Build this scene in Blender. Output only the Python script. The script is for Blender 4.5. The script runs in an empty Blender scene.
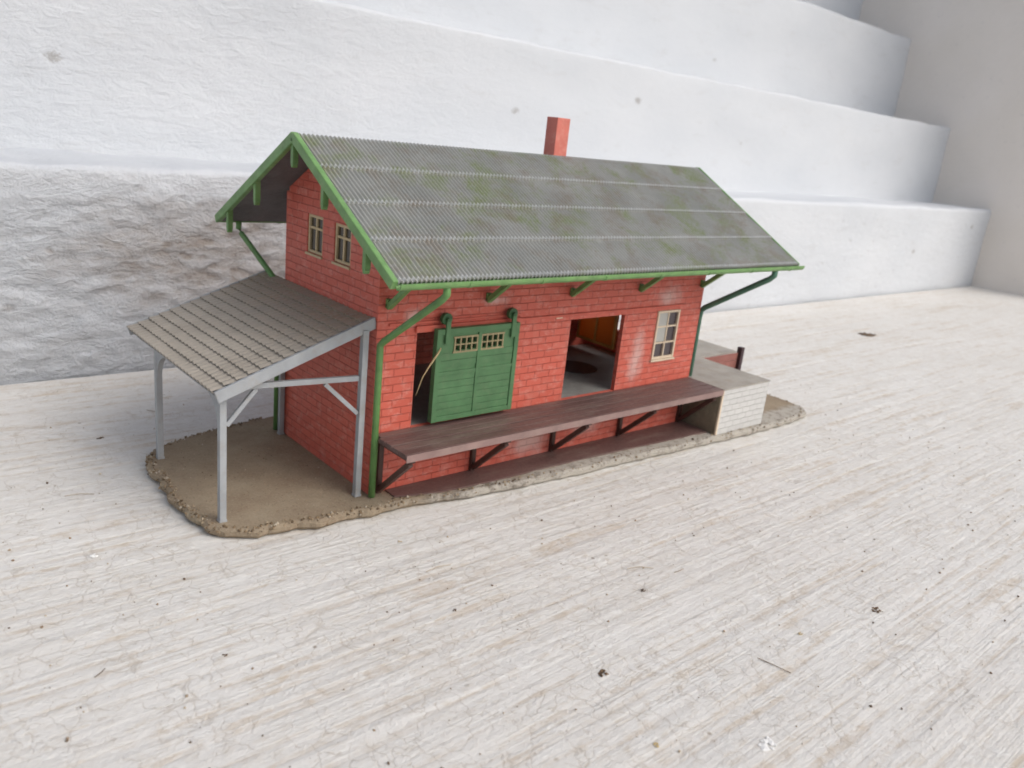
import bpy, bmesh, math, random
from mathutils import Vector, Matrix, noise
from mathutils.geometry import delaunay_2d_cdt
random.seed(7)
# one Blender unit = one centimetre of the place
sc = bpy.context.scene
sc.unit_settings.scale_length = 0.01
COL = sc.collection

# ------------------------------------------------------------------ helpers
class MB:
    def __init__(s): s.v = []; s.f = []
    def add(s, vs, fs):
        n = len(s.v); s.v += [tuple(p) for p in vs]; s.f += [tuple(i + n for i in f) for f in fs]
    def box(s, x0, x1, y0, y1, z0, z1):
        s.add([(x0,y0,z0),(x1,y0,z0),(x1,y1,z0),(x0,y1,z0),(x0,y0,z1),(x1,y0,z1),(x1,y1,z1),(x0,y1,z1)],
              [(0,3,2,1),(4,5,6,7),(0,1,5,4),(1,2,6,5),(2,3,7,6),(3,0,4,7)])
    def bar(s, p, q, w, h, up=(0,0,1)):
        p, q = Vector(p), Vector(q); d = (q-p).normalized(); u = Vector(up)
        a = d.cross(u).normalized(); b = a.cross(d).normalized()
        a *= w/2; b *= h/2
        s.add([p-a-b,p+a-b,p+a+b,p-a+b,q-a-b,q+a-b,q+a+b,q-a+b],
              [(0,1,2,3),(7,6,5,4),(4,5,1,0),(5,6,2,1),(6,7,3,2),(7,4,0,3)])
    def tube(s, pts, r, n=12):
        pts = [Vector(p) for p in pts]; rings = []
        for i, p in enumerate(pts):
            d = (pts[min(i+1,len(pts)-1)] - pts[max(i-1,0)]).normalized()
            u = Vector((0,0,1)) if abs(d.z) < .9 else Vector((0,1,0))
            a = d.cross(u).normalized(); b = a.cross(d).normalized()
            rr = r[i] if isinstance(r, (list,tuple)) else r
            rings.append([p + a*math.cos(k*2*math.pi/n)*rr + b*math.sin(k*2*math.pi/n)*rr for k in range(n)])
        vs = [v for R in rings for v in R]; fs = []
        for i in range(len(pts)-1):
            for k in range(n):
                fs.append((i*n+k, i*n+(k+1)%n, (i+1)*n+(k+1)%n, (i+1)*n+k))
        fs.append(tuple(range(n))[::-1]); fs.append(tuple((len(pts)-1)*n+k for k in range(n)))
        s.add(vs, fs)
    def prism(s, poly, axis, a, b):
        """poly: 2-D outline; axis 0: (y,z) along x, 1: (x,z) along y, 2: (x,y) along z"""
        def P(u, v, w): return (w,u,v) if axis == 0 else ((u,w,v) if axis == 1 else (u,v,w))
        n = len(poly)
        s.add([P(u,v,a) for u,v in poly] + [P(u,v,b) for u,v in poly],
              [tuple(range(n))[::-1], tuple(range(n,2*n))] + [(i,(i+1)%n,n+(i+1)%n,n+i) for i in range(n)])
    def rock(s, c, r):
        ph = [random.uniform(.6,1.25) for _ in range(6)]
        d = [(1,0,0),(-1,0,0),(0,1,0),(0,-1,0),(0,0,1),(0,0,-1)]
        a = random.uniform(0,6.28); M = Matrix.Rotation(a,3,'Z') @ Matrix.Rotation(random.uniform(-.6,.6),3,'X')
        s.add([Vector(c) + M @ (Vector(d[i])*r*ph[i]) for i in range(6)],
              [(0,2,4),(2,1,4),(1,3,4),(3,0,4),(2,0,5),(1,2,5),(3,1,5),(0,3,5)])
    def build(s, name, mat, parent=None, bevel=0.0, smooth=False):
        me = bpy.data.meshes.new(name); bm = bmesh.new()
        vs = [bm.verts.new(v) for v in s.v]
        for f in s.f:
            try: bm.faces.new([vs[i] for i in f])
            except ValueError: pass
        bmesh.ops.recalc_face_normals(bm, faces=bm.faces)
        if bevel:
            es = [e for e in bm.edges if len(e.link_faces)==2 and e.calc_face_angle() > .5]
            bmesh.ops.bevel(bm, geom=es, offset=bevel, segments=2, profile=.6, affect='EDGES', clamp_overlap=True)
        uv = bm.loops.layers.uv.new('UVMap')
        for f in bm.faces:
            n = f.normal; ax = max(range(3), key=lambda i: abs(n[i]))
            for l in f.loops:
                c = l.vert.co
                l[uv].uv = (c.y, c.z) if ax == 0 else ((c.x, c.z) if ax == 1 else (c.x, c.y))
            f.smooth = smooth
        bm.to_mesh(me); bm.free()
        o = bpy.data.objects.new(name, me); COL.objects.link(o)
        me.materials.append(mat)
        if parent: o.parent = parent
        return o

def tag(o, label=None, cat=None, group=None, kind=None):
    if label: o['label'] = label
    if cat: o['category'] = cat
    if group: o['group'] = group
    if kind: o['kind'] = kind
    return o
def copy_tree(o, parent=None, loc=None):
    c = o.copy(); COL.objects.link(c)
    if parent: c.parent = parent
    if loc is not None: c.location = loc
    for ch in list(o.children): copy_tree(ch, c)
    return c

# ------------------------------------------------------------------ materials
class NT:
    def __init__(s, name):
        s.m = bpy.data.materials.new(name); s.m.use_nodes = True
        s.t = s.m.node_tree; s.t.nodes.clear()
        s.out = s.n('ShaderNodeOutputMaterial'); s.p = s.n('ShaderNodeBsdfPrincipled')
        s.l(s.p.outputs[0], s.out.inputs[0]); s.tc = s.n('ShaderNodeTexCoord')
        s.uv = s.tc.outputs['UV']; s.ob = s.tc.outputs['Object']
    def n(s, t, **k):
        x = s.t.nodes.new(t)
        for a, b in k.items(): setattr(x, a, b)
        return x
    def l(s, a, b): s.t.links.new(a, b)
    def setin(s, node, key, v):
        i = node.inputs[key]
        if hasattr(v, 'links'): s.l(v, i)
        else: i.default_value = (*v, 1) if isinstance(v, tuple) and len(v) == 3 and i.type == 'RGBA' else v
    def mapping(s, vec, scale=(1,1,1), loc=(0,0,0), rot=(0,0,0)):
        m = s.n('ShaderNodeMapping'); s.l(vec, m.inputs[0])
        m.inputs['Scale'].default_value = scale; m.inputs['Location'].default_value = loc; m.inputs['Rotation'].default_value = rot
        return m.outputs[0]
    def noise(s, vec, scale, detail=4, rough=.55, dist=0):
        x = s.n('ShaderNodeTexNoise'); s.l(vec, x.inputs['Vector'])
        x.inputs['Scale'].default_value = scale; x.inputs['Detail'].default_value = detail
        x.inputs['Roughness'].default_value = rough; x.inputs['Distortion'].default_value = dist
        return x.outputs['Fac']
    def voro(s, vec, scale, feature='F1', out='Distance', rnd=1):
        x = s.n('ShaderNodeTexVoronoi', feature=feature); s.l(vec, x.inputs['Vector'])
        x.inputs['Scale'].default_value = scale; x.inputs['Randomness'].default_value = rnd
        return x.outputs[out]
    def ramp(s, fac, stops):
        x = s.n('ShaderNodeValToRGB'); s.l(fac, x.inputs[0]); e = x.color_ramp.elements
        while len(e) < len(stops): e.new(.5)
        for i, (p, c) in enumerate(stops):
            e[i].position = p; e[i].color = (c,c,c,1) if not isinstance(c, tuple) else (*c,1)
        return x.outputs[0]
    def math(s, op, a, b=0.0, clamp=False):
        x = s.n('ShaderNodeMath', operation=op, use_clamp=clamp); s.setin(x,0,a); s.setin(x,1,b); return x.outputs[0]
    def mix(s, f, a, b, mode='MIX'):
        x = s.n('ShaderNodeMix', data_type='RGBA', blend_type=mode)
        s.setin(x, 0, f); s.setin(x, 6, a); s.setin(x, 7, b); return x.outputs[2]
    def sep(s, vec):
        x = s.n('ShaderNodeSeparateXYZ'); s.l(vec, x.inputs[0]); return x.outputs
    def bump(s, h, dist, strength=1, prev=None):
        x = s.n('ShaderNodeBump'); s.l(h, x.inputs['Height']); x.inputs['Distance'].default_value = dist; x.inputs['Strength'].default_value = strength
        if prev: s.l(prev, x.inputs['Normal'])
        return x.outputs[0]
    def fin(s, col, rough=.6, normal=None, spec=.4):
        s.setin(s.p, 'Base Color', col); s.setin(s.p, 'Roughness', rough); s.p.inputs['Specular IOR Level'].default_value = spec
        if normal: s.l(normal, s.p.inputs['Normal'])
        return s.m

def brick_mat(name, c1, c2, mortar, bw, bh, scuff=(.62,.25,.22), scuff_lo=.62, msize=.02):
    t = NT(name)
    wob = t.n('ShaderNodeTexNoise'); t.l(t.uv, wob.inputs['Vector']); wob.inputs['Scale'].default_value = 3; wob.inputs['Detail'].default_value = 2
    va = t.n('ShaderNodeVectorMath', operation='MULTIPLY_ADD'); t.l(wob.outputs['Color'], va.inputs[0]); va.inputs[1].default_value = (.035,.035,0); t.l(t.uv, va.inputs[2])
    b = t.n('ShaderNodeTexBrick'); t.l(va.outputs[0], b.inputs['Vector'])
    b.inputs['Scale'].default_value = 1; b.inputs['Brick Width'].default_value = bw; b.inputs['Row Height'].default_value = bh
    b.inputs['Mortar Size'].default_value = msize; b.inputs['Mortar Smooth'].default_value = .6; b.inputs['Bias'].default_value = 0
    b.inputs['Color1'].default_value = (*c1,1); b.inputs['Color2'].default_value = (*c2,1); b.inputs['Mortar'].default_value = (*mortar,1)
    n1 = t.noise(t.uv, .9, 5, .65); n2 = t.noise(t.mapping(t.uv, (1,1.6,1), (3,7,0)), 2.6, 6, .7); n3 = t.noise(t.uv, 14, 3)
    col = t.mix(t.ramp(n1, [(.35,0.0),(.75,.35)]), b.outputs['Color'], c2)
    m = t.ramp(n2, [(scuff_lo,0.0),(scuff_lo+.17,.55)])
    m = t.math('MULTIPLY', m, t.ramp(n3, [(.35,.4),(.6,1.0)]))
    col = t.mix(m, col, scuff)
    if name == 'red_brick':
        n5 = t.noise(t.mapping(t.uv, (1,.8,1), (9,4,0)), 1.1, 8, .75, .6); s3 = t.sep(t.ob)
        def isle(cx, cz, rx, rz):
            a = t.math('DIVIDE', t.math('SUBTRACT', s3[0], cx), rx); b_ = t.math('DIVIDE', t.math('SUBTRACT', s3[2], cz), rz)
            return t.ramp(t.math('ADD', t.math('SQRT', t.math('ADD', t.math('MULTIPLY',a,a), t.math('MULTIPLY',b_,b_))), t.math('MULTIPLY', t.math('SUBTRACT', n5, .5), 2.2)), [(.25,.75),(1.0,0.0)])
        im = t.math('MAXIMUM', t.math('MAXIMUM', isle(10.7,3.0,.45,1.3), isle(12.1,5.0,.9,.5)), t.math('MAXIMUM', isle(4.0,5.3,.5,.2), isle(1.1,5.0,.35,.3)))
        im = t.math('MAXIMUM', im, t.math('MAXIMUM', isle(6.0,.5,1.2,.6), isle(8.6,.7,.8,.5)))
        col = t.mix(im, col, (.66,.46,.42))
        col = t.mix(t.ramp(n5, [(.52,0.0),(.72,.35)]), col, (.58,.24,.19))
    h = t.math('SUBTRACT', 1.0, b.outputs['Fac'])
    h = t.math('ADD', h, t.math('MULTIPLY', n3, .35))
    bp = t.bump(h, .02, 1)
    return t.fin(col, t.ramp(n2, [(.3,.42),(.7,.62)]), bp, .4)
RED = brick_mat('red_brick', (.63,.135,.092), (.56,.115,.077), (.45,.088,.06), .62, .225, scuff=(.70,.36,.31), scuff_lo=.50, msize=.016)
REDP = None
WHITE_BRICK = brick_mat('white_brick', (.57,.565,.545), (.53,.525,.51), (.45,.44,.42), .5, .225, scuff=(.42,.38,.3), scuff_lo=.66, msize=.016)

def plastic(name, col, var=.25, dirt=(.2,.17,.12), dirt_amt=.25, rough=.5, nscale=1.4, bump=.01, streak=(1,1,1)):
    t = NT(name)
    v = t.mapping(t.ob, streak)
    n1 = t.noise(v, nscale, 5, .6); n2 = t.noise(t.ob, 9, 4, .6); n3 = t.noise(t.mapping(t.ob, streak, (5,3,2)), nscale*1.7, 6, .7)
    dark = tuple(c*(1-var) for c in col); light = tuple(min(1, c*(1+var)) for c in col)
    c = t.mix(t.ramp(n1, [(.3,0.0),(.7,1.0)]), dark, light)
    c = t.mix(t.ramp(n3, [(.5,0.0),(.72,dirt_amt)]), c, dirt)
    return t.fin(c, t.ramp(n2, [(.3,rough-.08),(.7,rough+.12)]), t.bump(n2, bump), .4)
GREEN = plastic('green_trim', (.15,.29,.10), .2, (.3,.36,.2), .35, .42, 2)
GREEN_DARK = plastic('green_door', (.082,.185,.082), .15, (.16,.22,.12), .35, .5, 2)
PIPE = plastic('green_pipe', (.12,.25,.08), .2, (.2,.25,.12), .3, .42, 2)
PIPE_TEAL = plastic('teal_pipe', (.07,.17,.115), .2, (.2,.25,.16), .3, .42, 2)
GREYBLUE = plastic('grey_timber', (.33,.345,.36), .13, (.30,.25,.18), .4, .55, 1.6)
BROWN = plastic('brown_deck', (.13,.076,.068), .18, (.24,.20,.17), .5, .5, .8, .012, (.35,1.6,1.6))
FASCIA = plastic('worn_brown_edge', (.25,.165,.15), .18, (.36,.27,.23), .5, .5, .8)
BROWN_DARK = plastic('dark_brown_timber', (.075,.036,.028), .2, (.14,.10,.08), .3, .5)
CREAM = plastic('cream_frame', (.56,.44,.26), .12, (.3,.22,.12), .3, .5)
GRILLE = plastic('tan_grille', (.33,.27,.15), .15, (.12,.16,.08), .4, .5)
CREAM_LIGHT = plastic('pale_frame', (.68,.56,.42), .1, (.4,.25,.18), .3, .5)
DOCKTOP = plastic('grey_dock_top', (.34,.32,.285), .14, (.24,.19,.13), .45, .65, 1.2)
DOCKSIDE = plastic('brown_dock_side', (.22,.185,.13), .25, (.40,.36,.24), .4, .7, 1.8)
REDBOARD = plastic('red_board', (.28,.11,.09), .2, (.1,.05,.05), .4, .5, 2)
CHIM = plastic('plain_red_chimney', (.58,.17,.13), .1, (.66,.34,.29), .5, .5, 1.5, .012)
POSTM = plastic('dark_maroon_post', (.045,.022,.026), .2, (.16,.06,.05), .5, .45)
BLACK = plastic('black_post', (.02,.02,.022), .2, (.06,.05,.05), .3, .4)
INFLOOR = plastic('grey_inner_floor', (.28,.28,.265), .15, (.16,.14,.12), .4, .45)
ROLLER = plastic('dark_green_roller', (.035,.105,.04), .2, (.1,.12,.07), .3, .45)
REDTRIM = plastic('red_trim', (.58,.12,.08), .15, (.6,.25,.2), .35, .5)
UNDER = plastic('dark_soffit', (.12,.115,.115), .2, (.12,.1,.08), .3, .6)

def glass_mat(name, col, r=.15):
    t = NT(name); t.fin(col, r, None, .6); return t.m
GLASS = glass_mat('dark_pane', (.06,.045,.05))
GLASS_PAINTED_LIGHT = glass_mat('painted_light_pane', (.42,.42,.39), .3)  # whitish colour stands for daylight showing through the front window
GLASS_AMBER = glass_mat('amber_pane', (.045,.032,.018), .25)
OCHRE = plastic('ochre_frame', (.70,.40,.11), .15, (.25,.14,.05), .3, .5)
def orange_mat():
    t = NT('orange_door'); tr = t.n('ShaderNodeBsdfTranslucent'); tr.inputs[0].default_value = (.62,.25,.06,1)
    mx = t.n('ShaderNodeMixShader'); mx.inputs[0].default_value = .6
    t.fin((.58,.28,.08), .5)
    t.l(t.p.outputs[0], mx.inputs[1]); t.l(tr.outputs[0], mx.inputs[2]); t.l(mx.outputs[0], t.out.inputs[0]); return t.m
ORANGE = orange_mat()

def roof_mat():
    t = NT('corrugated_roof')
    n1 = t.noise(t.ob, .55, 5, .6); n2 = t.noise(t.mapping(t.ob, (1,1,1),(4,9,2)), .75, 6, .7, .4); n3 = t.noise(t.ob, 9, 3)
    n4 = t.noise(t.mapping(t.ob, (1,1,1),(14,2,5)), .9, 6, .75)
    c = t.mix(t.ramp(n1, [(.3,0.0),(.7,1.0)]), (.28,.285,.268), (.37,.368,.345))
    mm = t.math('MULTIPLY', t.ramp(n2, [(.49,0.0),(.65,.95)]), t.ramp(n3, [(.3,.35),(.6,1.0)]))
    c = t.mix(mm, c, (.235,.275,.135))
    c = t.mix(t.ramp(n4, [(.50,0.0),(.70,.7)]), c, (.25,.205,.155))
    # small chalky flecks
    # light caught on the sheets' lap edges, painted in as pale strips
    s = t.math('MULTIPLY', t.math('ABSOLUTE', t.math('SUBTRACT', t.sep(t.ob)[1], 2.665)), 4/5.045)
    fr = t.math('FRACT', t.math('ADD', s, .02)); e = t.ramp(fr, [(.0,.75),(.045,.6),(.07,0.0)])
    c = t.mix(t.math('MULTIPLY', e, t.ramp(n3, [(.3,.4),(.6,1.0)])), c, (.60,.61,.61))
    v = t.voro(t.mapping(t.ob,(1,1,1.4),(2,1,0)), .28)
    c = t.mix(t.ramp(v, [(.0,.9),(.03,.7),(.06,0.0)]), c, (.42,.42,.40))
    return t.fin(c, t.ramp(n3, [(.3,.45),(.7,.65)]), t.bump(n3, .012), .35)
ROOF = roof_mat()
def tile_mat():
    t = NT('canopy_tile')
    n1 = t.noise(t.ob, .7, 5, .65); n3 = t.noise(t.ob, 7, 4, .7)
    c = t.mix(t.ramp(n1, [(.35,0.0),(.7,1.0)]), (.32,.285,.24), (.40,.36,.305))
    x = t.sep(t.ob)[0]
    near = t.ramp(t.math('ADD', t.math('MULTIPLY', x, .2), t.math('MULTIPLY', n1, .9)), [(.0,0.0),(.45,.9)])
    c = t.mix(t.math('MULTIPLY', near, t.ramp(n3,[(.3,.3),(.65,.9)])), c, (.31,.225,.145))
    return t.fin(c, .6, t.bump(n3, .025), .3)
TILE = tile_mat()

def base_mat():
    t = NT('gritty_base')
    n1 = t.noise(t.ob, .8, 5, .6); n2 = t.noise(t.ob, 16, 3, .7); v = t.voro(t.ob, 9)
    c = t.mix(t.ramp(n1, [(.35,0.0),(.7,1.0)]), (.25,.19,.13), (.33,.27,.19))
    # pale glue and chalk along the front strip (x > 0, y < -1)
    s = t.sep(t.ob)
    front = t.math('SUBTRACT', t.math('MULTIPLY', s[1], -1.0), .75)
    front = t.math('ADD', front, t.math('MULTIPLY', t.math('SUBTRACT', n1, .5), 1.5))
    fm = t.math('MULTIPLY', t.ramp(front, [(.0,0.0),(.35,1.0)]), t.ramp(s[0], [(.0,0.0),(.4,.85)]))
    c = t.mix(fm, c, t.mix(t.ramp(t.math('ADD', t.noise(t.ob, 3.0, 8, .75), t.ramp(t.math('MULTIPLY', s[0], .1), [(.05,0.0),(.65,.12)])), [(.46,0.0),(.62,1.0)]), (.13,.115,.10), (.44,.415,.37)))
    c = t.mix(t.ramp(n2, [(.5,0.0),(.75,.6)]), c, (.40,.35,.27))
    c = t.mix(t.ramp(v, [(.05,.5),(.25,0.0)]), c, (.10,.07,.045))
    return t.fin(c, .85, t.bump(n2, .025), .2)
BASE = base_mat()
t = NT('loose_grit'); pc = t.n('ShaderNodeNewGeometry'); GRIT = t.fin(t.ramp(pc.outputs['Random Per Island'], [(0,(.09,.06,.035)),(.5,(.24,.17,.10)),(.85,(.36,.29,.2)),(1,(.52,.46,.38))]), .85)

def paint_mat(name, vertical):
    """old white paint: on the board with a grain running along x, on the ledges with lumpy brush strokes along x"""
    t = NT(name); o = t.ob; s = t.sep(o)
    big = t.noise(t.mapping(o, (.5,1,1)), .22, 4, .6)
    mid = t.noise(t.mapping(o, (.35,1.2,1.2), (2,5,3)), 1.0, 6, .68, .3)
    fine = t.noise(t.mapping(o, (1,1.4,1.4)), 7, 5, .7)
    if not vertical:
        # straight grain lines of the board telegraphing through the paint
        gv = t.mapping(o, (.045,1,.3), (0,0,0), (0,0,.012))
        gr = t.noise(gv, 3.6, 3, .6, .12)
        gr2 = t.noise(t.mapping(o, (.09,1,.3), (7,3,1), (0,0,.012)), 9.0, 3, .6, .1)
        patch = t.noise(t.mapping(o,(.7,1,1),(1,2,3)), .55, 4, .65)
        pm = t.ramp(patch, [(.36,.25),(.60,1.0)])
        crumbly = t.noise(t.mapping(o,(.8,1.0,1)), 3.2, 7, .74, .1)
        line = t.math('MULTIPLY', t.math('MULTIPLY', t.ramp(gr, [(.39,1.0),(.46,0.0)]), pm), t.ramp(crumbly, [(.40,.35),(.58,1.0)]))
        line2 = t.math('MULTIPLY', t.math('MULTIPLY', t.ramp(gr2, [(.40,1.0),(.47,0.0)]), pm), t.ramp(crumbly, [(.45,0.0),(.62,1.0)]))
        wig = t.n('ShaderNodeTexNoise'); t.l(o, wig.inputs['Vector']); wig.inputs['Scale'].default_value = 2.2; wig.inputs['Detail'].default_value = 5
        va = t.n('ShaderNodeVectorMath', operation='MULTIPLY_ADD'); t.l(wig.outputs['Color'], va.inputs[0]); va.inputs[1].default_value = (.8,.8,0); t.l(o, va.inputs[2])
        def cracks(sc_, loc, lo, hi, w):
            cr = t.voro(t.mapping(va.outputs[0], (1.0,.65,0), loc), sc_, 'DISTANCE_TO_EDGE')
            return t.math('MULTIPLY', t.ramp(cr, [(.0,1.0),(w,0.0)]), t.ramp(t.noise(t.mapping(o,(1,1,1),(8+loc[0],1,0)), .9, 4, .6), [(lo,0.0),(hi,1.0)]))
        crk = t.math('MAXIMUM', cracks(1.0, (0,0,0), .47, .57, .016), cracks(2.2, (5,2,0), .44, .56, .032))
        base = t.mix(t.ramp(big, [(.35,0.0),(.7,1.0)]), (.665,.645,.61), (.71,.695,.665))
        blot = t.ramp(mid, [(.48,0.0),(.75,.22)]); c = t.mix(blot, base, (.56,.52,.46))
        mott = t.ramp(crumbly, [(.50,0.0),(.68,.42)]); c = t.mix(mott, c, (.55,.50,.43))
        c = t.mix(t.math('MULTIPLY', line, .7), c, (.515,.425,.325))
        c = t.mix(t.math('MULTIPLY', line2, .38), c, (.54,.46,.36))
        c = t.mix(t.math('MULTIPLY', crk, .46), c, (.40,.34,.27))
        fl = t.ramp(t.noise(t.mapping(o,(.7,1,1),(9,9,9)), 1.9, 7, .75), [(.55,0.0),(.62,.6)]); c = t.mix(fl, c, (.76,.75,.72))
        sp = t.voro(t.mapping(o,(1,1,0)), .85); sm = t.ramp(sp, [(.0,.85),(.035,.6),(.055,0.0)])
        sm = t.math('MULTIPLY', sm, t.ramp(t.noise(t.mapping(o,(1,1,1),(5,5,5)), .5, 2), [(.46,0.0),(.52,1.0)]))
        c = t.mix(sm, c, (.20,.15,.10))
        # tan knots and scrapes where bare wood shows
        dab = t.math('MULTIPLY', t.ramp(t.noise(t.mapping(o,(.5,1.2,1),(3,8,1)), 2.2, 6, .75, .6), [(.63,0.0),(.70,.35)]), pm)
        c = t.mix(dab, c, (.46,.38,.28))
        h = t.math('ADD', t.math('MULTIPLY', gr, 1.1), t.math('MULTIPLY', crumbly, 1.0))
        h = t.math('ADD', h, t.math('MULTIPLY', gr2, .25))
        h = t.math('SUBTRACT', t.math('ADD', h, t.math('MULTIPLY', fl, .18)), t.math('MULTIPLY', crk, .12))
        b = t.bump(h, .06, .85)
        return t.fin(c, t.ramp(fine, [(.3,.5),(.7,.75)]), b, .3)
    st0 = t.noise(t.mapping(o, (.75,1,1.5)), 1.5, 7, .68, .35)
    pits = t.ramp(t.voro(t.mapping(o,(.7,1,1.3),(3,0,1)), 1.1), [(.08,1.0),(.24,0.0)])
    pits = t.math('MULTIPLY', pits, t.ramp(t.noise(t.mapping(o,(1,1,1),(2,2,2)), .8, 3), [(.46,0.0),(.56,1.0)]))
    zl = t.n('ShaderNodeMapRange'); t.l(s[2], zl.inputs[0]); zl.inputs[1].default_value = 5.5; zl.inputs[2].default_value = 7.2; zl.inputs[3].default_value = 1; zl.inputs[4].default_value = .12
    pits = t.math('MULTIPLY', pits, zl.outputs[0])
    st = t.math('SUBTRACT', st0, t.math('MULTIPLY', pits, .22))
    base = t.mix(t.ramp(big, [(.35,0.0),(.7,1.0)]), (.575,.60,.63), (.62,.64,.665))
    # dirt smeared over the low rough ledge at the left: an island of its own
    mrn = t.n('ShaderNodeMapRange'); t.l(s[0], mrn.inputs[0]); mrn.inputs[1].default_value = 6; mrn.inputs[2].default_value = 24; mrn.inputs[3].default_value = 1; mrn.inputs[4].default_value = .3; mr0 = mrn.outputs[0]
    dx = t.math('MULTIPLY', t.math('SUBTRACT', s[0], 1.5), .15); dz = t.math('MULTIPLY', t.math('SUBTRACT', s[2], 4.1), .40)
    r = t.math('SQRT', t.math('ADD', t.math('MULTIPLY', dx, dx), t.math('MULTIPLY', dz, dz)))
    isl = t.ramp(t.math('ADD', r, t.math('MULTIPLY', t.math('SUBTRACT', mid, .5), 1.3)), [(.45,1.0),(1.25,0.0)])
    low = t.math('MULTIPLY', isl, t.ramp(s[1], [(.0,1.0),(1.0,1.0)]))
    c = t.mix(t.math('MULTIPLY', low, t.ramp(st, [(.36,1.0),(.58,.45)])), base, (.345,.305,.275))
    c = t.mix(t.ramp(mid, [(.56,0.0),(.78,.30)]), c, (.44,.43,.42))
    c = t.mix(t.math('MULTIPLY', t.math('MULTIPLY', pits, mr0), .5), c, (.30,.27,.24))
    sp = t.voro(t.mapping(o,(.8,1,1.2)), .2); sm = t.ramp(t.math('ADD', sp, t.math('MULTIPLY', t.math('SUBTRACT', fine, .5), .12)), [(.0,1.0),(.035,.8),(.06,0.0)])
    c = t.mix(t.math('MULTIPLY', sm, .7), c, (.27,.25,.23))
    mr = t.n('ShaderNodeMapRange'); t.l(s[0], mr.inputs[0]); mr.inputs[1].default_value = 6; mr.inputs[2].default_value = 24; mr.inputs[3].default_value = 1; mr.inputs[4].default_value = .22
    mz = t.n('ShaderNodeMapRange'); t.l(s[2], mz.inputs[0]); mz.inputs[1].default_value = 6.0; mz.inputs[2].default_value = 7.6; mz.inputs[3].default_value = 1; mz.inputs[4].default_value = .32
    hh = t.math('MULTIPLY', t.math('ADD', st, t.math('MULTIPLY', fine, .25)), t.math('MULTIPLY', mr.outputs[0], mz.outputs[0]))
    b = t.bump(hh, .34, 1.0)
    # smoother paint to the far right
    return t.fin(c, .6, b, .3)
FLOORM = paint_mat('worn_white_board', False)
WALLM = paint_mat('lumpy_white_paint', True)
t = NT('grey_white_plaster'); n1 = t.noise(t.ob, .15, 5, .6); n2 = t.noise(t.ob, 1.2, 5, .7)
SIDEM = t.fin(t.mix(t.ramp(n2, [(.6,0.0),(.75,.4)]), t.mix(t.ramp(n1,[(.35,0.0),(.7,1.0)]), (.82,.76,.69), (.86,.80,.74)), (.55,.52,.49)), .8, t.bump(n2, .15, .5), .2)

# ------------------------------------------------------------------ the setting
ZF = -.27        # the painted board
def axis_pts(segs):
    out = []
    for a, b, st in segs:
        n = max(1, round((b-a)/st)); out += [a + (b-a)*i/n for i in range(n)]
    out.append(segs[-1][1]); return out
def sheet(name, xs, prof, disp, mat, parent=None):
    vs = []; fs = []; m = len(prof)
    for x in xs:
        for (y, z, ny, nz) in prof:
            d = disp(x, y, z); vs.append((x, y+ny*d, z+nz*d))
    for i in range(len(xs)-1):
        for j in range(m-1):
            fs.append((i*m+j, (i+1)*m+j, (i+1)*m+j+1, i*m+j+1))
    mb = MB(); mb.add(vs, fs); return mb.build(name, mat, parent, smooth=True)
def N(x, y, z): return noise.noise(Vector((x,y,z)))
def fdisp(x, y, z):
    if x > 45: return 0
    d = .02*N(x*.08, y*1.1, 3) + .012*N(x*.12, y*3.1, 7) + .012*N(x*.8, y*.9, 1)
    if -5 < x < 21 and -2.6 < y < 7.2: d = min(d, .0) - .006
    return d
fx = axis_pts([(-60,-16,2),(-16,-8,.3),(-8,24,.16),(24,45,.5),(45,140,2.5)])
fy = axis_pts([(-45,-18,1.5),(-18,13.86,.11)])
floor = sheet('floor', fx, [(y, ZF, 0, 1) for y in fy], fdisp, FLOORM)
tag(floor, 'worn white painted board with a rough grain and fine cracks', kind='structure')

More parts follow.
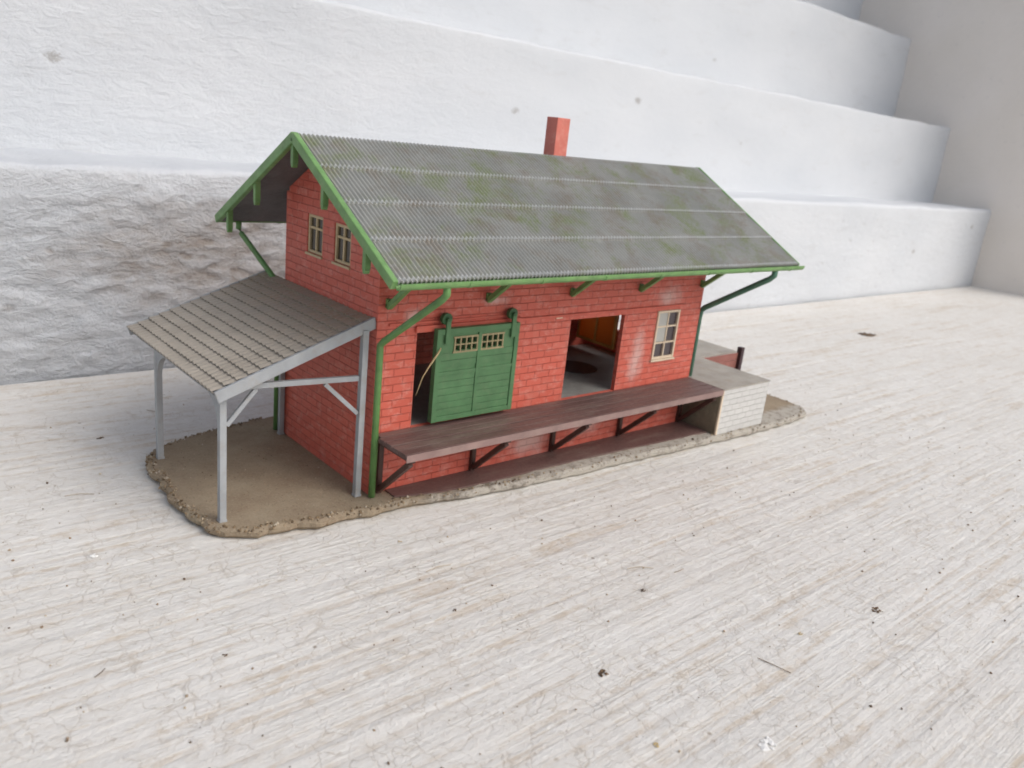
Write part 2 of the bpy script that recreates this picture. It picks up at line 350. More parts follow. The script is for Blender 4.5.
XR = 80.0; JY = 4.0
stairs = bpy.data.objects.new('stepped_ledge', None); COL.objects.link(stairs); stairs.location = (30,14.1,ZF)
tag(stairs, 'broad white painted ledges stepping up behind the model building', 'steps')
steps = [(14.1, ZF-.3, 7.35), (20.0, 7.35, 14.85), (26.2, 14.85, 23.4), (32.5, 23.4, 31.5), (39, 31.5, 40)]
for k, (y0, z0, z1) in enumerate(steps):
    y1 = steps[k+1][0] if k+1 < len(steps) else y0+8
    r = .28 if k == 0 else .18; prof = []
    dz = .12 if k == 0 else .35
    n = int((z1-r-z0)/dz)
    for i in range(n): prof.append((y0, z0-(.8 if k else 0)+(z1-r-z0+(.8 if k else 0))*i/n, -1, 0))
    for i in range(7):
        a = i/6*math.pi/2; prof.append((y0+r-r*math.cos(a), z1-r+r*math.sin(a), -math.cos(a), math.sin(a)))
    m = 14
    for i in range(1, m+1): prof.append((y0+r+(y1+.8-y0-r)*i/m, z1, 0, 1))
    def disp(x, y, z, k=k):
        amp = 1.0 if x < 4 else max(.12, 1-(x-4)/14)
        fz = 1.0 if z < 5.5 else max(.25, 1-(z-5.5)/2.5)
        if k: fz = .35
        d = .10*N(x*.16, y*.5, z*.35+9*k) + amp*fz*(.08*N(x*.6, z*1.5, 2+k) + .12*N(x*1.3+5, z*2.8, 4+k) + .04*N(x*3, z*5, 8+k))
        edge = (.25*N(x*.35, 3.3, 5+k)-.35*max(0, N(x*.9, 7.7, 2+k)-.25))*max(0, 1-abs(z-z1)/1.2)
        if k == 0 and z < .25 and x < 12: d -= .0
        if k == 0 and z < .35 and x < 14: d = d*max(0, z-ZF)/.62 - .02
        return d + edge*.35
    xs = axis_pts([(-60,-14,2),(-14,26,.16 if k == 0 else .4),(26,XR,1.0)])
    o = sheet('step', xs, prof, disp, WALLM, stairs)
    o.matrix_parent_inverse = Matrix.Translation(-Vector(stairs.location))
mb = MB(); mb.box(XR, XR+60, JY, 60, -2, 70)
side = mb.build('side_wall', SIDEM); tag(side, 'dull grey-white plaster wall closing off the right end of the ledges', 'wall')

# ------------------------------------------------------------------ the model building
L, W, HR, HE, OV, EV = 14.0, 5.33, 9.36, 6.51, 1.06, 2.38
XE = 15.96
TAN = (HR-HE)/(W/2+EV)
def zr(y): return HR - abs(y-W/2)*TAN
house = bpy.data.objects.new('model_goods_shed', None); COL.objects.link(house); house.location = (7,2.6,ZF)
tag(house, 'small red brick model goods shed with grey roof, green trim and lean-to canopy', 'model building')
INV = Matrix.Translation(-Vector(house.location))
def part(mb, name, mat, bevel=.0, parent=None, label=None, smooth=False):
    o = mb.build(name, mat, None, bevel, smooth)
    if parent is None: o.parent = house; o.matrix_parent_inverse = INV
    else: o.parent = parent; o.matrix_parent_inverse = INV @ Matrix() if False else Matrix.Translation(-Vector(house.location)) @ Matrix.Identity(4) if False else Matrix()
    if label: o['label'] = label
    return o
# child of a part: the part's own world matrix is identity, so no inverse is needed

# --- base plate
outl = [(-3.85,5.68),(-4.28,5.15),(-4.5,4.01),(-4.52,2.24),(-4.5,1.15),(-4.40,.3),(-3.98,-.22),(-3.1,-.48),(-1.44,-.78),(-.37,-.86),(.62,-.80),(1.79,-1.02),(2.71,-1.2),(4.13,-1.34),(5.3,-1.40),(6.9,-1.56),(8.8,-1.56),(10.7,-1.70),(12.9,-1.79),(14.7,-1.87),(16.6,-1.95),(18.8,-1.9),(20.4,-1.74),(20.95,-1.25),(21.1,.8),(21.0,5.6),(20.4,6.6),(14,6.9),(7,6.95),(.68,6.9),(-.11,6.72),(-1.73,6.46),(-2.96,6.12)]
def refine(pl, st):
    out = []
    for i, a in enumerate(pl):
        b = pl[(i+1)%len(pl)]; d = math.dist(a,b); n = max(1, round(d/st))
        for k in range(n): out.append((a[0]+(b[0]-a[0])*k/n, a[1]+(b[1]-a[1])*k/n))
    return out
ol = refine(outl, .13)
left = lambda x: 1.0 if x < 0 else .6
hf = lambda x: 1.0 if x < .5 else .35
ol = [(x + .13*left(x)*N(x*1.9,y*1.9,1) + .06*hf(x)*N(x*6,y*6,2), y + .13*left(x)*N(x*1.9,y*1.9,5) + .05*hf(x)*N(x*6,y*6,6)) for x, y in ol]
def inside(x, y, pl):
    c = False; j = len(pl)-1
    for i in range(len(pl)):
        if (pl[i][1] > y) != (pl[j][1] > y) and x < (pl[j][0]-pl[i][0])*(y-pl[i][1])/(pl[j][1]-pl[i][1])+pl[i][0]: c = not c
        j = i
    return c
# ring slightly inside for the worn, rounded rim
cx, cy = 6, 2.5
inner = []
for i in range(len(ol)):
    a, b = ol[i-1], ol[(i+1)%len(ol)]; d = Vector((b[0]-a[0], b[1]-a[1])).normalized()
    nx, ny = -d.y, d.x
    if not inside(ol[i][0]+nx*.1, ol[i][1]+ny*.1, ol): nx, ny = -nx, -ny
    w = .10 + .04*N(ol[i][0]*3, ol[i][1]*3, 9)
    inner.append((ol[i][0]+nx*w, ol[i][1]+ny*w))
pts = [Vector(p) for p in inner]; nb = len(pts)
yy = -1.9
while yy < 6.9:
    xx = -4.5
    while xx < 20.6:
        st = .15 if xx < 1.5 or yy < -.5 else .5
        p = (xx+random.uniform(-.04,.04), yy+random.uniform(-.04,.04))
        if inside(*p, inner): pts.append(Vector(p))
        xx += st
    yy += .15 if yy < 7 else .4
vv, ee, ff, *_ = delaunay_2d_cdt(pts, [(i,(i+1)%nb) for i in range(nb)], [], 1, 1e-4)
def bz(x, y): return .0 + .018*N(x*1.5,y*1.5,0) + .014*N(x*5,y*5,3)
mb = MB()
mb.add([(p.x,p.y,bz(p.x,p.y)-.01) for p in vv], ff)
n0 = len(ol)
rim = [(x,y,bz(x,y)-.01) for x,y in inner] + [(x,y,-.07+.05*hf(x)*N(x*4,y*4,1)) for x,y in ol] + [(x,y,ZF+.10) for x,y in ol] + [(x+(xi-x)*.9,y+(yi-y)*.9,ZF+.002) for (x,y),(xi,yi) in zip(ol,inner)]
mb.add(rim, [(i,(i+1)%n0,n0+(i+1)%n0,n0+i) for i in range(n0)] + [(n0+i,n0+(i+1)%n0,2*n0+(i+1)%n0,2*n0+i) for i in range(n0)] + [(2*n0+i,2*n0+(i+1)%n0,3*n0+(i+1)%n0,3*n0+i) for i in range(n0)])
base = part(mb, 'base_plate', BASE)
g = MB()
for i in range(len(ol)):
    x, y = ol[i]; xi, yi = inner[i]
    if y > 5.9 and x > 0: continue
    k = 6 if x < 1 else (2 if x < 6 else 1)
    for _ in range(k):
        f = random.uniform(-.1, 2.2); r = random.choice([.018,.024,.03,.038,.05])
        px, py = x+(xi-x)*f+random.uniform(-.05,.05), y+(yi-y)*f+random.uniform(-.05,.05)
        pz = -.0 if f > .8 else -.02-.13*random.random()*(1-f)
        g.rock((px,py,pz), r)
for _ in range(260):
    x, y = random.uniform(-4.4,0), random.uniform(-.4,6.2)
    if inside(x, y, inner): g.rock((x,y,bz(x,y)-.01), random.choice([.012,.018,.026]))
g = part(g, 'grit', GRIT, 0, base); g['kind'] = 'stuff'
# brown board on the ground along the wall
mb = MB(); mb.prism([(.55,-.012),(13.93,-.012),(13.93,-1.32),(10.2,-1.12),(6.5,-.98),(3.6,-.97),(1.9,-.85),(.9,-.62),(.55,-.5)], 2, -.03, .035)
part(mb, 'ground_board', BROWN, .01)

# --- walls
def panel(mb, us, tops, z0, zs, holes, conv, t0, t1):
    """columns between us; top(u) height; rows zs; holes (u0,u1,z0,z1) left open; conv(u,w,z) -> xyz, w from t0 to t1"""
    us = sorted(set(us) | {h[0] for h in holes} | {h[1] for h in holes})
    zs = sorted(set(zs) | {z0} | {h[2] for h in holes} | {h[3] for h in holes})
    V = {}; F = []
    def vid(u, z, w):
        key = (round(u,4), round(z,4), w)
        if key not in V: V[key] = len(V)
        return V[key]
    cells = []
    for i in range(len(us)-1):
        ua, ub = us[i], us[i+1]
        for j in range(len(zs)):
            za = zs[j]
            if j+1 < len(zs): c = [(ua,za),(ub,za),(ub,zs[j+1]),(ua,zs[j+1])]
            else: c = [(ua,za),(ub,za),(ub,tops(ub)),(ua,tops(ua))]
            um, zm = (ua+ub)/2, (c[0][1]+c[2][1])/2
            if any(h[0] < um < h[1] and h[2] < zm < h[3] for h in holes): continue
            cells.append(c)
    cnt = {}
    for c in cells:
        F.append([vid(u,z,t0) for u,z in c]); F.append([vid(u,z,t1) for u,z in c][::-1])
        for i in range(4):
            k = frozenset([(round(c[i][0],4),round(c[i][1],4)), (round(c[(i+1)%4][0],4),round(c[(i+1)%4][1],4))]); cnt.setdefault(k, []).append((c[i], c[(i+1)%4]))
    for k, l in cnt.items():
        if len(l) == 1 and len(k) == 2:
            a, b = l[0]; F.append([vid(*a,t0), vid(*b,t0), vid(*b,t1), vid(*a,t1)])
    mb.add([conv(u, w, z) for (u, z, w) in V], F)
OX, OY0, OY1 = 13.0, 3.05, 5.12; CHY = 3.3
DR1 = (1.28, 4.3, 1.78, 4.55); DR2 = (7.2, 9.78, 1.78, 4.50); FW = (11.52, 12.76, 2.72, 4.52)
mb = MB(); panel(mb, [0,L], lambda u: zr(0)-.2, 0, [], [DR1,DR2,FW], lambda u,w,z: (u,w,z), 0.0, .16)
front = part(mb, 'front_wall', RED)
G1 = (3.08,3.98,6.08,7.18); G2 = (1.52,2.42,6.08,7.15)
mb = MB(); panel(mb, [.16,W/2,W-.16], lambda u: zr(u)-.17, 0, [5.9], [G1,G2], lambda u,w,z: (w,u,z), 0.0, .16)
gable = part(mb, 'gable_wall', RED)
R1 = (2.4,4.9,2.7,4.4); R2 = (.8,1.6,2.7,3.9)
mb = MB(); panel(mb, [.16,W/2,W-.16], lambda u: zr(u)-.17, 0, [5.9], [R1,R2], lambda u,w,z: (w,u,z), L-.16, L)
gable2 = part(mb, 'gable_wall', RED)
mb = MB(); panel(mb, [0,L], lambda u: zr(0)-.2, 0, [], [(2.0,3.4,2.9,4.5),(10.8,12.2,2.9,4.5)], lambda u,w,z: (u,w,z), W-.16, W)
part(mb, 'rear_wall', RED)
mb = MB(); mb.box(.17,L-.17,.17,W-.17,1.62,1.76)
inf = part(mb, 'inner_floor', INFLOOR)
mb = MB(); mb.tube([(10.6,2.75,1.764),(10.6,2.75,1.775)], .85, 40); part(mb, 'round_mark', BLACK, 0, inf)
mb = MB(); mb.box(.17,L-.17,.17,W-.17,5.75,5.85); part(mb, 'inner_ceiling', UNDER)
# corner quoins and string course on the front wall
mb = MB(); mb.box(4.95,13.0,-.05,-.002,4.62,4.70); mb.box(.35,2.0,-.045,-.002,4.80,4.86)
part(mb, 'string_course', REDTRIM, .012, front)
# door lintel / runner rail above the sliding door
mb = MB(); mb.box(1.2,5.0,-.09,-.002,4.56,4.74); mb.box(1.2,5.0,-.05,-.003,4.80,4.86)
part(mb, 'door_rail', REDTRIM, .015)
mb = MB(); mb.box(6.52,6.78,-.03,-.004,4.58,4.65); part(mb, 'paint_fleck', CREAM_LIGHT, .006, front)
# orange double door of the right end, seen through the front opening
mb = MB(); mb.box(OX,OX+.07,OY0,OY1,2.14,4.4)
od = part(mb, 'inner_door', ORANGE)
mb = MB()
for y in (OY0+.06, OY0*.5+OY1*.5, OY1-.06): mb.box(OX-.06,OX-.002,y-.05,y+.05,2.14,4.38)
for z in (2.2, 3.5): mb.box(OX-.055,OX-.003,OY0+.02,OY1-.02,z-.05,z+.05)
part(mb, 'door_frame', OCHRE, 0, od)

# --- windows
def window(hole, axis, w0, w1, cols, rows, fw, mat, parent, glass, bars=.045, glass_alt=None):
    u0, u1, z0, z1 = hole
    conv = (lambda a,b,c,d,e,f: (a,b,c,d,e,f)) if axis == 1 else (lambda a,b,c,d,e,f: (c,d,a,b,e,f))
    mb = MB(); e = .006
    mb.box(*conv(u0+e,u0+fw,w0,w1,z0+e,z1-e)); mb.box(*conv(u1-fw,u1-e,w0,w1,z0+e,z1-e))
    mb.box(*conv(u0+fw,u1-fw,w0+.004,w1-.004,z0+e,z0+fw)); mb.box(*conv(u0+fw,u1-fw,w0+.004,w1-.004,z1-fw,z1-e))
    for c in cols: u = u0+(u1-u0)*c; mb.box(*conv(u-bars/2,u+bars/2,w0+.01,w1-.01,z0+fw,z1-fw))
    for r in rows: z = z0+(z1-z0)*r; mb.box(*conv(u0+fw,u1-fw,w0+.016,w1-.016,z-bars/2,z+bars/2))
    o = part(mb, 'window', mat, .008)
    g = MB(); g.box(*conv(u0+fw*.5,u1-fw*.5,w1-.03,w1-.015,z0+fw*.5,z1-fw*.5))
    p = part(g, 'pane', glass, 0, o)
    return o
fwin = window(FW, 1, -.05, .06, [.5], [.34,.67], .09, CREAM_LIGHT, house, GLASS, .06)
g = MB(); g.box(FW[0]+.06, (FW[0]+FW[1])/2-.03, -.012, .028, FW[2]+.66, FW[3]-.06); part(g, 'pane', GLASS_PAINTED_LIGHT, 0, fwin, 'whitish pane with the daylight seen through it painted in')
mb = MB(); mb.box(FW[0]-.05, FW[1]+.05, -.09, -.002, FW[2]-.07, FW[2]-.005); part(mb, 'sill', CREAM_LIGHT, .01, fwin)
for h in (G1, G2):
    w = window((h[0],h[1],h[2],h[3]), 0, .03, .12, [.5], [.66], .085, CREAM, house, GLASS_AMBER, .07)
    mb = MB(); mb.box(-.05,.10,h[0]-.03,h[1]+.03,h[2]-.07,h[2]-.004); part(mb, 'sill', CREAM, .01, w)

# --- sliding door
dx0, dx1, dz0, dz1, dy0, dy1 = 1.76, 4.76, 1.93, 4.66, -.30, -.12
wins = [(2.40,3.20),(3.36,4.16)]; wz = (3.98,4.36)
mb = MB(); holes = []
for a, b in wins:
    for i in range(4):
        for j in range(2):
            s = (b-a)/4; holes.append((a+i*s+.025, a+(i+1)*s-.025, wz[0]+j*.19+.02, wz[0]+(j+1)*.19-.02))
panel(mb, [dx0+.1,dx1-.1], lambda u: dz1-.1, dz0+.1, [], holes, lambda u,w,z: (u,w,z), dy0+.05, dy1)
door = part(mb, 'sliding_door', GREEN_DARK)
mb = MB()
e = .0
mb.box(dx0,dx0+.16,dy0,dy1+.003,dz0,dz1); mb.box(dx1-.16,dx1,dy0,dy1+.003,dz0,dz1)
mb.box(dx0+.16,dx1-.16,dy0+.004,dy1+.001,dz1-.17,dz1-.004); mb.box(dx0+.16,dx1-.16,dy0+.004,dy1+.001,dz0+.004,dz0+.15)
mb.box(3.22,3.34,dy0+.006,dy1-.05,dz0+.15,dz1-.17)
mb.box(dx0+.16,3.22,dy0+.01,dy1-.05,3.30,3.41); mb.box(3.34,dx1-.16,dy0+.01,dy1-.05,3.30,3.41)
part(mb, 'door_frame', GREEN_DARK, .012, door)
mb = MB(); z = dz0+.17
while z < 3.9:
    if not 3.22 < z < 3.45:
        mb.box(dx0+.17,3.215,dy0+.028,dy0+.06,z,z+.192); mb.box(3.345,dx1-.17,dy0+.028,dy0+.06,z,z+.192)
    z += .205
part(mb, 'planks', GREEN_DARK, .01, door)
mb = MB()
for a, b in wins:
    mb.box(a-.05,b+.05,dy0+.015,dy0+.049,wz[1]-.0,wz[1]+.05); mb.box(a-.05,b+.05,dy0+.015,dy0+.049,wz[0]-.05,wz[0])
    for i in range(5): u = a+(b-a)*i/4; mb.box(u-.022,u+.022,dy0+.018,dy0+.049,wz[0],wz[1])
    mb.box(a,b,dy0+.022,dy0+.049,(wz[0]+wz[1])/2-.018,(wz[0]+wz[1])/2+.018)
part(mb, 'window_grille', GRILLE, 0, door, 'tan grille of small door window squares')
mb = MB()
for a, b in wins: mb.box(a-.02,b+.02,dy1-.03,dy1-.015,wz[0]-.02,wz[1]+.02)
part(mb, 'pane', GLASS_AMBER, 0, door)
for x in (2.02, 4.42):
    mb = MB(); mb.box(x,x+.15,dy0-.04,dy0+.03,dz1-.42,dz1+.30)
    h = part(mb, 'hanger', GREEN_DARK, .015, door)
for x in (2.02, 4.42):
    mb = MB(); mb.tube([(x+.075-.02,dy0+.03,dz1+.27),(x+.075-.02,dy0+.16,dz1+.27)], .17, 24)
    mb.tube([(x+.055,dy0-.06,dz1+.27),(x+.055,dy0+.02,dz1+.27)], .06, 12)
    part(mb, 'roller', ROLLER, .012, door)

# --- roof: four tiers of corrugated sheet on each slope
SL = math.hypot(W/2+EV, HR-HE); PITCH = .128
def slope_pt(side, s, x, off):
    """s distance down from the ridge, off: height off the plane"""
    c, si = (W/2+EV)/SL, (HR-HE)/SL
    y = s*c; z = HR - s*si
    return (x, W/2 + side*(y + si*off), z + c*off)
mb = MB()
nx = int((XE+OV)/PITCH*8)
for side in (-1, 1):
    for k in range(4):
        s0 = k*SL/4 - (.02 if k else 0); s1 = (k+1)*SL/4 + .05
        vs = []; fs = []
        S = [s0, s0+.02, (s0+s1)/2, s1-.04, s1, s1]; m = len(S)
        for i in range(nx+1):
            x = -OV + (XE+OV)*i/nx; a = .033*math.sin(2*math.pi*(x/PITCH))
            w = .012*N(x*.6, k, side)
            for j, s in enumerate(S):
                lift = .045*(s-s0)/(s1-s0)
                vs.append(slope_pt(side, s, x, a + w*.5 + lift - (.055 if j == m-1 else 0) + .02))
        for i in range(nx):
            for j in range(m-1): fs.append((i*m+j,(i+1)*m+j,(i+1)*m+j+1,i*m+j+1))
        mb.add(vs, fs)
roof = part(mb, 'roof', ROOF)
mb = MB()
for side in (-1, 1):
    a = [slope_pt(side, s, 0, o)[1:] for s, o in ((0,-.03),(SL,-.03),(SL,-.13),(0,-.13))]
    mb.prism(a, 0, -OV+.01, XE-.01)
part(mb, 'soffit', UNDER, 0, roof)
mb = MB()
for x in (1.2,3.6,6.0,8.4,10.8,13.2):
    pass
# chimney on the ridge
mb = MB(); mb.box(8.25,8.83,2.78,CHY,8.8,10.60)
part(mb, 'chimney', CHIM, .015, roof)
mb = MB(); mb.box(7.84,8.20,2.32,2.74,10.602,10.608); 
# verge boards
def barge(x0, x1, name='barge_board'):
    for side in (-1, 1):
        mb = MB()
        lo, hi = -.17, .08
        a = [slope_pt(side, s, 0, o)[1:] for s, o in ((0 if side == -1 else .0, hi),(SL+.05, hi),(SL+.05,lo),(0,lo-.02))]
        mb.prism(a, 0, x0, x1)
        b = part(mb, name, GREEN, .035)
        if x0 < 0:
            for s in ((.15,) if side == 1 else ()) + (2.75, 4.95) if side == 1 else ((1.9, 4.35)):
                p = slope_pt(side, s, 0, -.1); m2 = MB()
                y, z = p[1], p[2]
                m2.box(x0+.06, x0+.22, y-.07, y+.07, z-.58, z+.02)
                m2.prism([(y-.07,z-.585),(y+.07,z-.585),(y+.03,z-.68),(y-.03,z-.68)], 0, x0+.065, x0+.215)
                part(m2, 'pendant', GREEN, .012, b)
barge(-OV-.16, -OV+.0)
barge(XE-.01, XE+.08)

# --- gutters
for side in (-1, 1):
    y = W/2 + side*(W/2+EV+.08); mb = MB(); n = 10
    prof = [(y+.13*math.cos(math.pi+math.pi*i/n), 6.50-.03+.14*math.sin(math.pi+math.pi*i/n)) for i in range(n+1)]
    prof = [(prof[0][0], 6.50)] + prof + [(prof[-1][0], 6.50), (prof[-1][0]-.03, 6.50)] + [(y+.10*math.cos(-math.pi*i/n), 6.48+.11*math.sin(-math.pi*i/n)) for i in range(n+1)] + [(prof[0][0]+.03,6.50)]
    mb.prism(prof, 0, -OV-.02, XE+.2)
    g = part(mb, 'gutter', GREEN)
    x = .9
    while x < 15.8:
        m2 = MB(); m2.prism([(y+.145*math.cos(math.pi+math.pi*i/n), 6.47+.152*math.sin(math.pi+math.pi*i/n)) for i in range(n+1)], 0, x, x+.09); x += 2.4
        part(m2, 'joint', GREEN, 0, g)

# --- brackets under the eaves
def eave_bracket(x, side):
    yw = -.01 if side == -1 else W+.01
    mb = MB(); mb.bar((x, yw+side*.04, 5.32), (x, yw+side*1.35, 6.40), .14, .15, (1,0,0))
    mb.bar((x, yw+side*.06, 4.98), (x, yw+side*.06, 6.9), .15, .12, (1,0,0)) if False else None
    mb.box(x-.075, x+.075, min(yw, yw+side*.09), max(yw, yw+side*.07), 5.3, 5.55)
    part(mb, 'eave_bracket', GREEN, .012)
for x in (.28, 3.65, 7.05, 10.35, 13.78): eave_bracket(x, -1)
for x in (.95, 7.05, 13.78): eave_bracket(x, 1)

# --- downpipes
mb = MB(); mb.tube([(.34,-2.42,6.42),(.34,-2.42,6.16),(.30,-2.30,6.02),(.02,-.34,4.50),(.0,-.2,4.36),(.0,-.2,4.1),(.0,-.2,.02)], .095, 12)
dp = part(mb, 'downpipe', PIPE, 0, smooth=True)
mb = MB(); mb.tube([(14.55,-2.42,6.42),(14.55,-2.42,6.16),(14.5,-2.30,6.02),(14.2,-.05,4.50),(14.18,.08,4.36),(14.17,.1,4.1),(14.17,.1,.02)], .105, 12)
part(mb, 'downpipe', PIPE_TEAL, 0, smooth=True)
mb = MB(); mb.tube([(-.45,W+2.4,6.42),(-.45,W+2.4,6.16),(-.42,W+2.25,6.02),(-.12,W+.45,4.9),(-.1,W+.22,4.7),(-.1,W+.2,4.4),(-.1,W+.2,.02)], .09, 12)
part(mb, 'downpipe', PIPE, 0, smooth=True, label='dark green downpipe of the rear eave')

# --- loading platform along the front
PZ = 1.80; mb = MB(); yb = [-.02,-.34,-.67,-1.0,-1.33,-1.68]
for i in range(5):
    mb.box(.02 if i else .12, 13.93, yb[i+1]+.022, yb[i]-.022, PZ-.10, PZ+.006*((i*7)%3))
mb.box(.06,13.9,-1.60,-.10,PZ-.16,PZ-.10)
deck = part(mb, 'loading_platform', BROWN, .014)
mb = MB(); mb.box(.03,13.92,-1.715,-1.685,PZ-.21,PZ-.01); part(mb, 'fascia', FASCIA, .008, deck)
for x in (.30, 3.62, 6.98, 10.30, 13.7):
    mb = MB()
    mb.box(x-.08,x+.08,-.12,-.004,.02,PZ-.165)
    mb.box(x-.081,x+.081,-1.62,-.122,PZ-.30,PZ-.162)
    mb.bar((x,-.14,.16),(x,-1.50,PZ-.36),.15,.15,(1,0,0))
    part(mb, 'platform_bracket', BROWN_DARK, .012, deck)

# --- white brick dock at the right end
def slab_top(mb, x0,x1,y0,y1,z): mb.box(x0,x1,y0,y1,z-.06,z)
mb = MB(); mb.box(14.02,17.02,-1.66,1.72,-.02,PZ-.062)
mb2 = MB(); mb2.box(14.02,19.7,1.76,5.3,-.02,PZ-.062)
dock = part(mb, 'loading_dock', WHITE_BRICK, .015)
mb = MB(); mb.box(13.98,17.04,-1.68,1.74,PZ-.06,PZ-.005); mb.box(14.3,19.72,1.742,5.32,PZ-.062,PZ-.004)
part(mb, 'dock_top', DOCKTOP, .01, dock)
mb = MB(); mb.box(14.03,19.69,1.765,5.29,-.02,PZ-.064); part(mb, 'rear_block', WHITE_BRICK, 0, dock)
mb = MB(); mb.box(13.96,14.015,-1.60,.0,.0,PZ-.22); part(mb, 'dock_side', DOCKSIDE, 0, dock)
mb = MB(); mb.box(13.94,14.03,-1.675,-1.60,.0,PZ-.065); part(mb, 'glue_edge', CREAM_LIGHT, .012, dock)
mb = MB(); 
for i in range(5): mb.box(17.05,19.8,1.70,1.738,.06+i*.335,.06+i*.335+.32)
part(mb, 'buffer_board', REDBOARD, .01, dock)
mb = MB(); mb.box(19.82,20.04,1.56,1.80,-.02,1.97); part(mb, 'buffer_post', POSTM, .02, dock)

# --- lean-to canopy at the left end
CX, CZ0, CZ1, CY0, CY1 = -4.22, 3.44, 4.95, .16, 6.50
canopy = bpy.data.objects.new('canopy', None); COL.objects.link(canopy); canopy.parent = house; canopy.matrix_parent_inverse = INV
csl = math.hypot(CX, CZ1-CZ0); ct, st_ = -CX/csl, (CZ1-CZ0)/csl
def cp(s, y, off): return (-s*ct - off*st_*1.0, y, CZ1 - s*st_ + off*ct)
mb = MB(); rows = 14; tp = .235; ny = int((CY1-CY0)/tp*8)
for k in range(rows):
    s0 = .0 + k*csl/rows; s1 = s0 + csl/rows + .03; vs = []; fs = []
    S = [s0, (s0+s1)/2, s1-.03, s1, s1]; m = 5
    for i in range(ny+1):
        y = CY0 + (CY1-CY0)*i/ny; ph = y/tp*2*math.pi
        a = .014*(abs(math.sin(ph/2))*2-1); jag = .010*math.cos(ph)+.012*N(y*4,k,3)
        for j, s in enumerate(S):
            lift = .05*(s-s0)/(s1-s0) + .01*N(y*1.3, s, k)
            vs.append(cp(s + (jag if j >= 2 else 0), y, a+lift+.05 - (.06 if j == 4 else 0)))
    for i in range(ny):
        for j in range(m-1): fs.append((i*m+j,(i+1)*m+j,(i+1)*m+j+1,i*m+j+1))
    mb.add(vs, fs)
tiles = part(mb, 'tiled_roof', TILE, 0, canopy)
mb = MB(); mb.prism([cp(s,0,o)[::2] for s,o in ((0,.02),(csl,.02),(csl,-.05),(0,-.05))], 1, CY0+.01, CY1-.01)
part(mb, 'boarding', UNDER, 0, tiles)
for y0, y1 in ((CY0-.10, CY0-.004), (CY1+.004, CY1+.09)):
    mb = MB(); mb.prism([cp(s,0,o)[::2] for s,o in ((-.0,.10),(csl+.02,.09),(csl+.02,-.20),(.03,-.20))], 1, y0, y1)
    part(mb, 'verge_board', GREYBLUE, .015, canopy)
PXo = -3.97
mb = MB(); mb.box(PXo-.1,PXo+.1,.30,6.3,3.24,3.42); part(mb, 'eave_beam', GREYBLUE, .012, canopy)
def post(x, y, h, w=.17):
    mb = MB(); mb.box(x-w/2,x+w/2,y-w/2,y+w/2,-.01,h); mb.box(x-w/2-.015,x+w/2+.015,y-w/2-.015,y+w/2+.015,-.012,.05)
    part(mb, 'post', GREYBLUE, .014, canopy)
post(PXo, .38, 3.24); post(-.30, .10, 4.72, .17); post(PXo, 4.86, 3.24); post(-.12, 5.15, 4.6, .15)
mb = MB(); mb.box(PXo+.106,-.415,.27,.43,3.40,3.58) if False else mb.bar((-3.6,.30,3.52),(-.39,.16,3.40),.12,.14)
part(mb, 'tie_beam', GREYBLUE, .012, canopy)
for p, q in (((PXo+.10,.36,2.55),(-3.15,.30,3.42)), ((-.40,.12,2.42),(-1.35,.2,3.34))):
    mb = MB(); mb.bar(p, q, .10, .11); part(mb, 'brace', GREYBLUE, .012, canopy)
# arched braces along the outer side
for y0, sgn in ((.49,1),(4.75,-1)):
    mb = MB(); vs = []; n = 8; R = .78
    for i in range(n+1):
        a = i/n*math.pi/2
        vs.append((y0+sgn*(R-R*math.cos(a)), 3.23-R+R*math.sin(a)))
    poly = vs + [(y0, 3.23)]
    outer = [(y0+sgn*(R-(R)*math.cos(i/n*math.pi/2)), 3.235-R+R*math.sin(i/n*math.pi/2)) for i in range(n+1)]
    inn = [(y+ (-sgn*.15 if i < n/2 else -sgn*.05), z+(.02 if i < n/2 else .12)) for i, (y, z) in enumerate(outer)]
    poly = outer + [(y0+sgn*R, 3.238), (y0-sgn*.02, 3.238), (y0-sgn*.02, 3.235-R)]
    mb.prism(poly, 0, PXo-.07, PXo+.07)
    part(mb, 'brace', GREYBLUE, 0, canopy)

# ------------------------------------------------------------------ loose things
t = NT('dry_straw'); STRAW = t.fin((.50,.38,.20), .6)
t = NT('dark_crumb'); n = t.noise(t.ob, 12); CRUMB = t.fin(t.ramp(n, [(.4,(.06,.04,.025)),(.65,(.22,.14,.08))]), .85)
t = NT('white_flake'); FLAKE = t.fin((.78,.77,.75), .6)
mb = MB(); mb.tube([(1.86,-.36,4.16),(1.72,-.42,4.02),(1.42,-.44,3.66),(1.27,-.42,3.40),(1.17,-.38,3.04),(1.12,-.36,2.86)], [.016,.028,.022,.014,.009,.006], 6)
tag(mb.build('straw', STRAW, smooth=True), 'thin curved dry straw caught on the left edge of the green sliding door', 'straw')
def crumb(x, y, r, label, mat, grp=None, n=9, flat=.5, cat='crumb', name='crumb', spread=1.0):
    mb = MB()
    for i in range(n): 
        a = random.uniform(0,6.28); d = r*spread*random.random()**.5*.8
        mb.rock((d*math.cos(a)*1.4, d*math.sin(a), r*flat*.25*random.random()), r*random.uniform(.35,.6))
    o = mb.build(name, mat); o.location = (x, y, ZF+.015); o.scale.z = flat
    tag(o, label, cat, grp); return o
G = 'dirt crumbs on the white board'
crumb(.15,-8.94,.10,'largest brown dirt crumb, low centre on the bare white board',CRUMB,G,12)
crumb(-1.08,-5.54,.05,'small brown crumb below the model, left of the frame centre',CRUMB,G,7)
crumb(3.37,-7.25,.06,'dark round crumb below centre, right of the largest crumb',CRUMB,G,8)
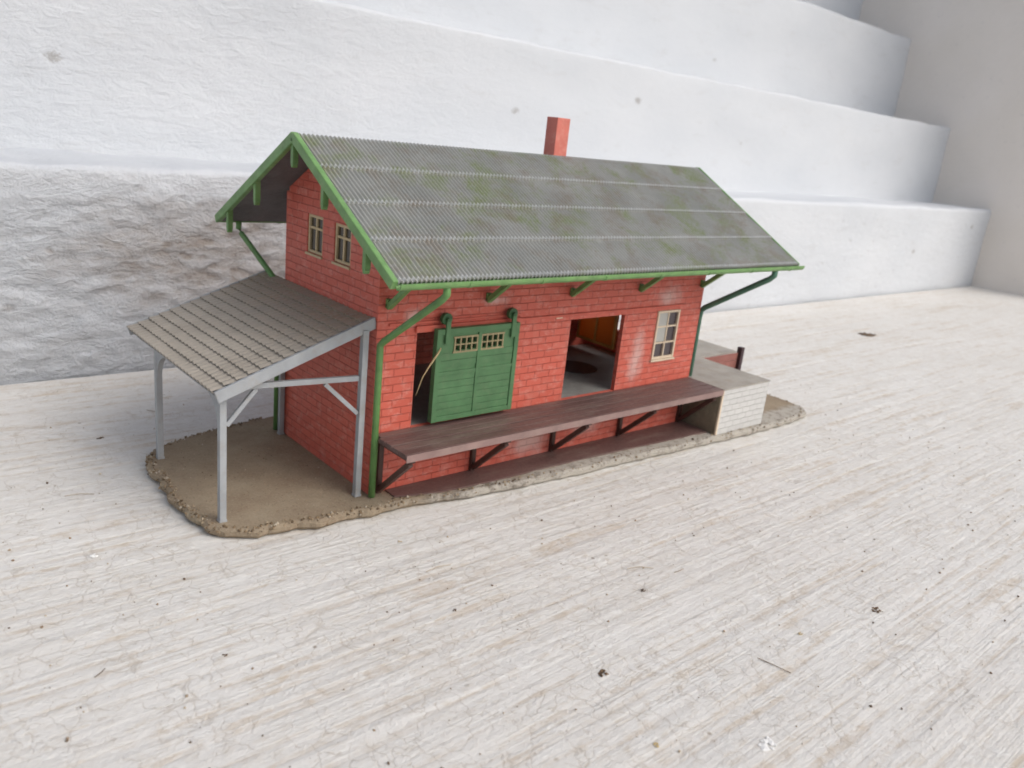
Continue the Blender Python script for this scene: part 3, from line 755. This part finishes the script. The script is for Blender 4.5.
crumb(-.41,-2.3,.05,'tiny tan crumb close to the front edge of the base',STRAW,G,6)
crumb(-5.86,-4.44,.05,'small dark crumb alone on the board at lower left',CRUMB,G,6)
crumb(7.84,-10.97,.10,'flat scatter of brown bits at lower right on the board',CRUMB,G,14,.3,spread=1.3)
crumb(-.56,-10.91,.07,'tan crumb at the very bottom of the board, just right of centre',STRAW,G,8,.4,spread=1)
crumb(5.18,-10.45,.06,'short pale brown chip between the largest crumb and the right scatter',STRAW,G,6,.4,spread=1)
crumb(41.2,5.9,.35,'dark tuft of dirt on the board beyond the right end of the model',CRUMB,G,40,.35,spread=1.6)
crumb(-4.83,7.65,.09,'grey-brown lump on the board behind the canopy, near the ledge',CRUMB,G,9,.4,spread=1)
crumb(1.25,-12.1,.16,'white paint flake lying at the bottom edge of the view',FLAKE,None,14,.35,'paint flake','paint_flake',1.2)
crumb(-6.86,.6,.10,'white paint flake left of the gritty base',FLAKE,None,8,.4,'paint flake','paint_flake',1)
g = MB()
for _ in range(1500):
    x = random.uniform(-9,26); y = random.uniform(-14,13)
    if -5.2 < x < 21.5 and -2.6 < y < 7.3: continue
    g.rock((x,y,ZF+.012), random.choice([.008,.010,.012,.014,.014,.018,.022,.03,.04]))
t = NT('brown_dust'); pc = t.n('ShaderNodeNewGeometry'); DUST = t.fin(t.ramp(pc.outputs['Random Per Island'], [(0,(.10,.065,.04)),(.5,(.28,.20,.13)),(1,(.50,.42,.32))]), .85)
for _ in range(14):
    x = random.uniform(-8,20); y = random.uniform(-13,13)
    if -5.2 < x < 21.5 and -2.8 < y < 7.3: continue
    a = random.uniform(0,6.28); l = random.uniform(.12,.4); b = random.uniform(-.6,.6)
    g.tube([(x,y,ZF+.03),(x+l*math.cos(a),y+l*math.sin(a),ZF+.04),(x+l*math.cos(a)+l*math.cos(a+b),y+l*math.sin(a)+l*math.sin(a+b),ZF+.03)], .009, 5)
tag(g.build('dust', DUST), 'fine grit and dust scattered over the white board', 'dust', kind='stuff')

# ------------------------------------------------------------------ light
w = bpy.data.worlds.new('World'); sc.world = w; w.use_nodes = True
nt = w.node_tree; bg = nt.nodes['Background']; sky = nt.nodes.new('ShaderNodeTexSky'); sky.sky_type = 'NISHITA'
SE, SR = math.radians(46), math.radians(156)     # elevation; azimuth (clockwise from +y)
sky.sun_disc = False; sky.sun_elevation = SE; sky.sun_rotation = SR
sky.air_density = 1.0; sky.dust_density = 4.0; sky.ozone_density = .6
hs = nt.nodes.new('ShaderNodeHueSaturation'); hs.inputs['Saturation'].default_value = .6
nt.links.new(sky.outputs[0], hs.inputs['Color']); nt.links.new(hs.outputs[0], bg.inputs[0]); bg.inputs[1].default_value = .15
sl = bpy.data.lights.new('sun', 'SUN'); sl.energy = 1.2; sl.angle = math.radians(48); sl.color = (1,.985,.965)
so = bpy.data.objects.new('sun', sl); COL.objects.link(so)
dirv = Vector((math.sin(SR)*math.cos(SE), math.cos(SR)*math.cos(SE), math.sin(SE)))
so.rotation_euler = dirv.to_track_quat('Z','Y').to_euler(); so.location = dirv*60

# ------------------------------------------------------------------ camera
cam = bpy.data.cameras.new('camera'); co = bpy.data.objects.new('camera', cam); COL.objects.link(co); sc.camera = co
cam.sensor_fit = 'HORIZONTAL'; cam.sensor_width = 36; cam.lens = 36*820.456/1024
cam.clip_start = .5; cam.clip_end = 500
M = Matrix(((0.75515666,0.11749548,-0.64492886),(-0.64719683,0.29012638,-0.70495598),(0.10428173,0.94974812,0.29513358))).to_4x4()
M.translation = Vector((-11.333,-17.810,10.077)); co.matrix_world = M
cam.dof.use_dof = True; cam.dof.focus_distance = 21; cam.dof.aperture_fstop = cam.lens*1e-3/(2*.046)
sc.view_settings.view_transform = 'Standard'; sc.view_settings.look = 'None'; sc.view_settings.exposure = .02; sc.view_settings.gamma = 1
sc.cycles.max_bounces = 7; sc.cycles.diffuse_bounces = 4; sc.cycles.glossy_bounces = 3
sc.cycles.filter_width = 1.8
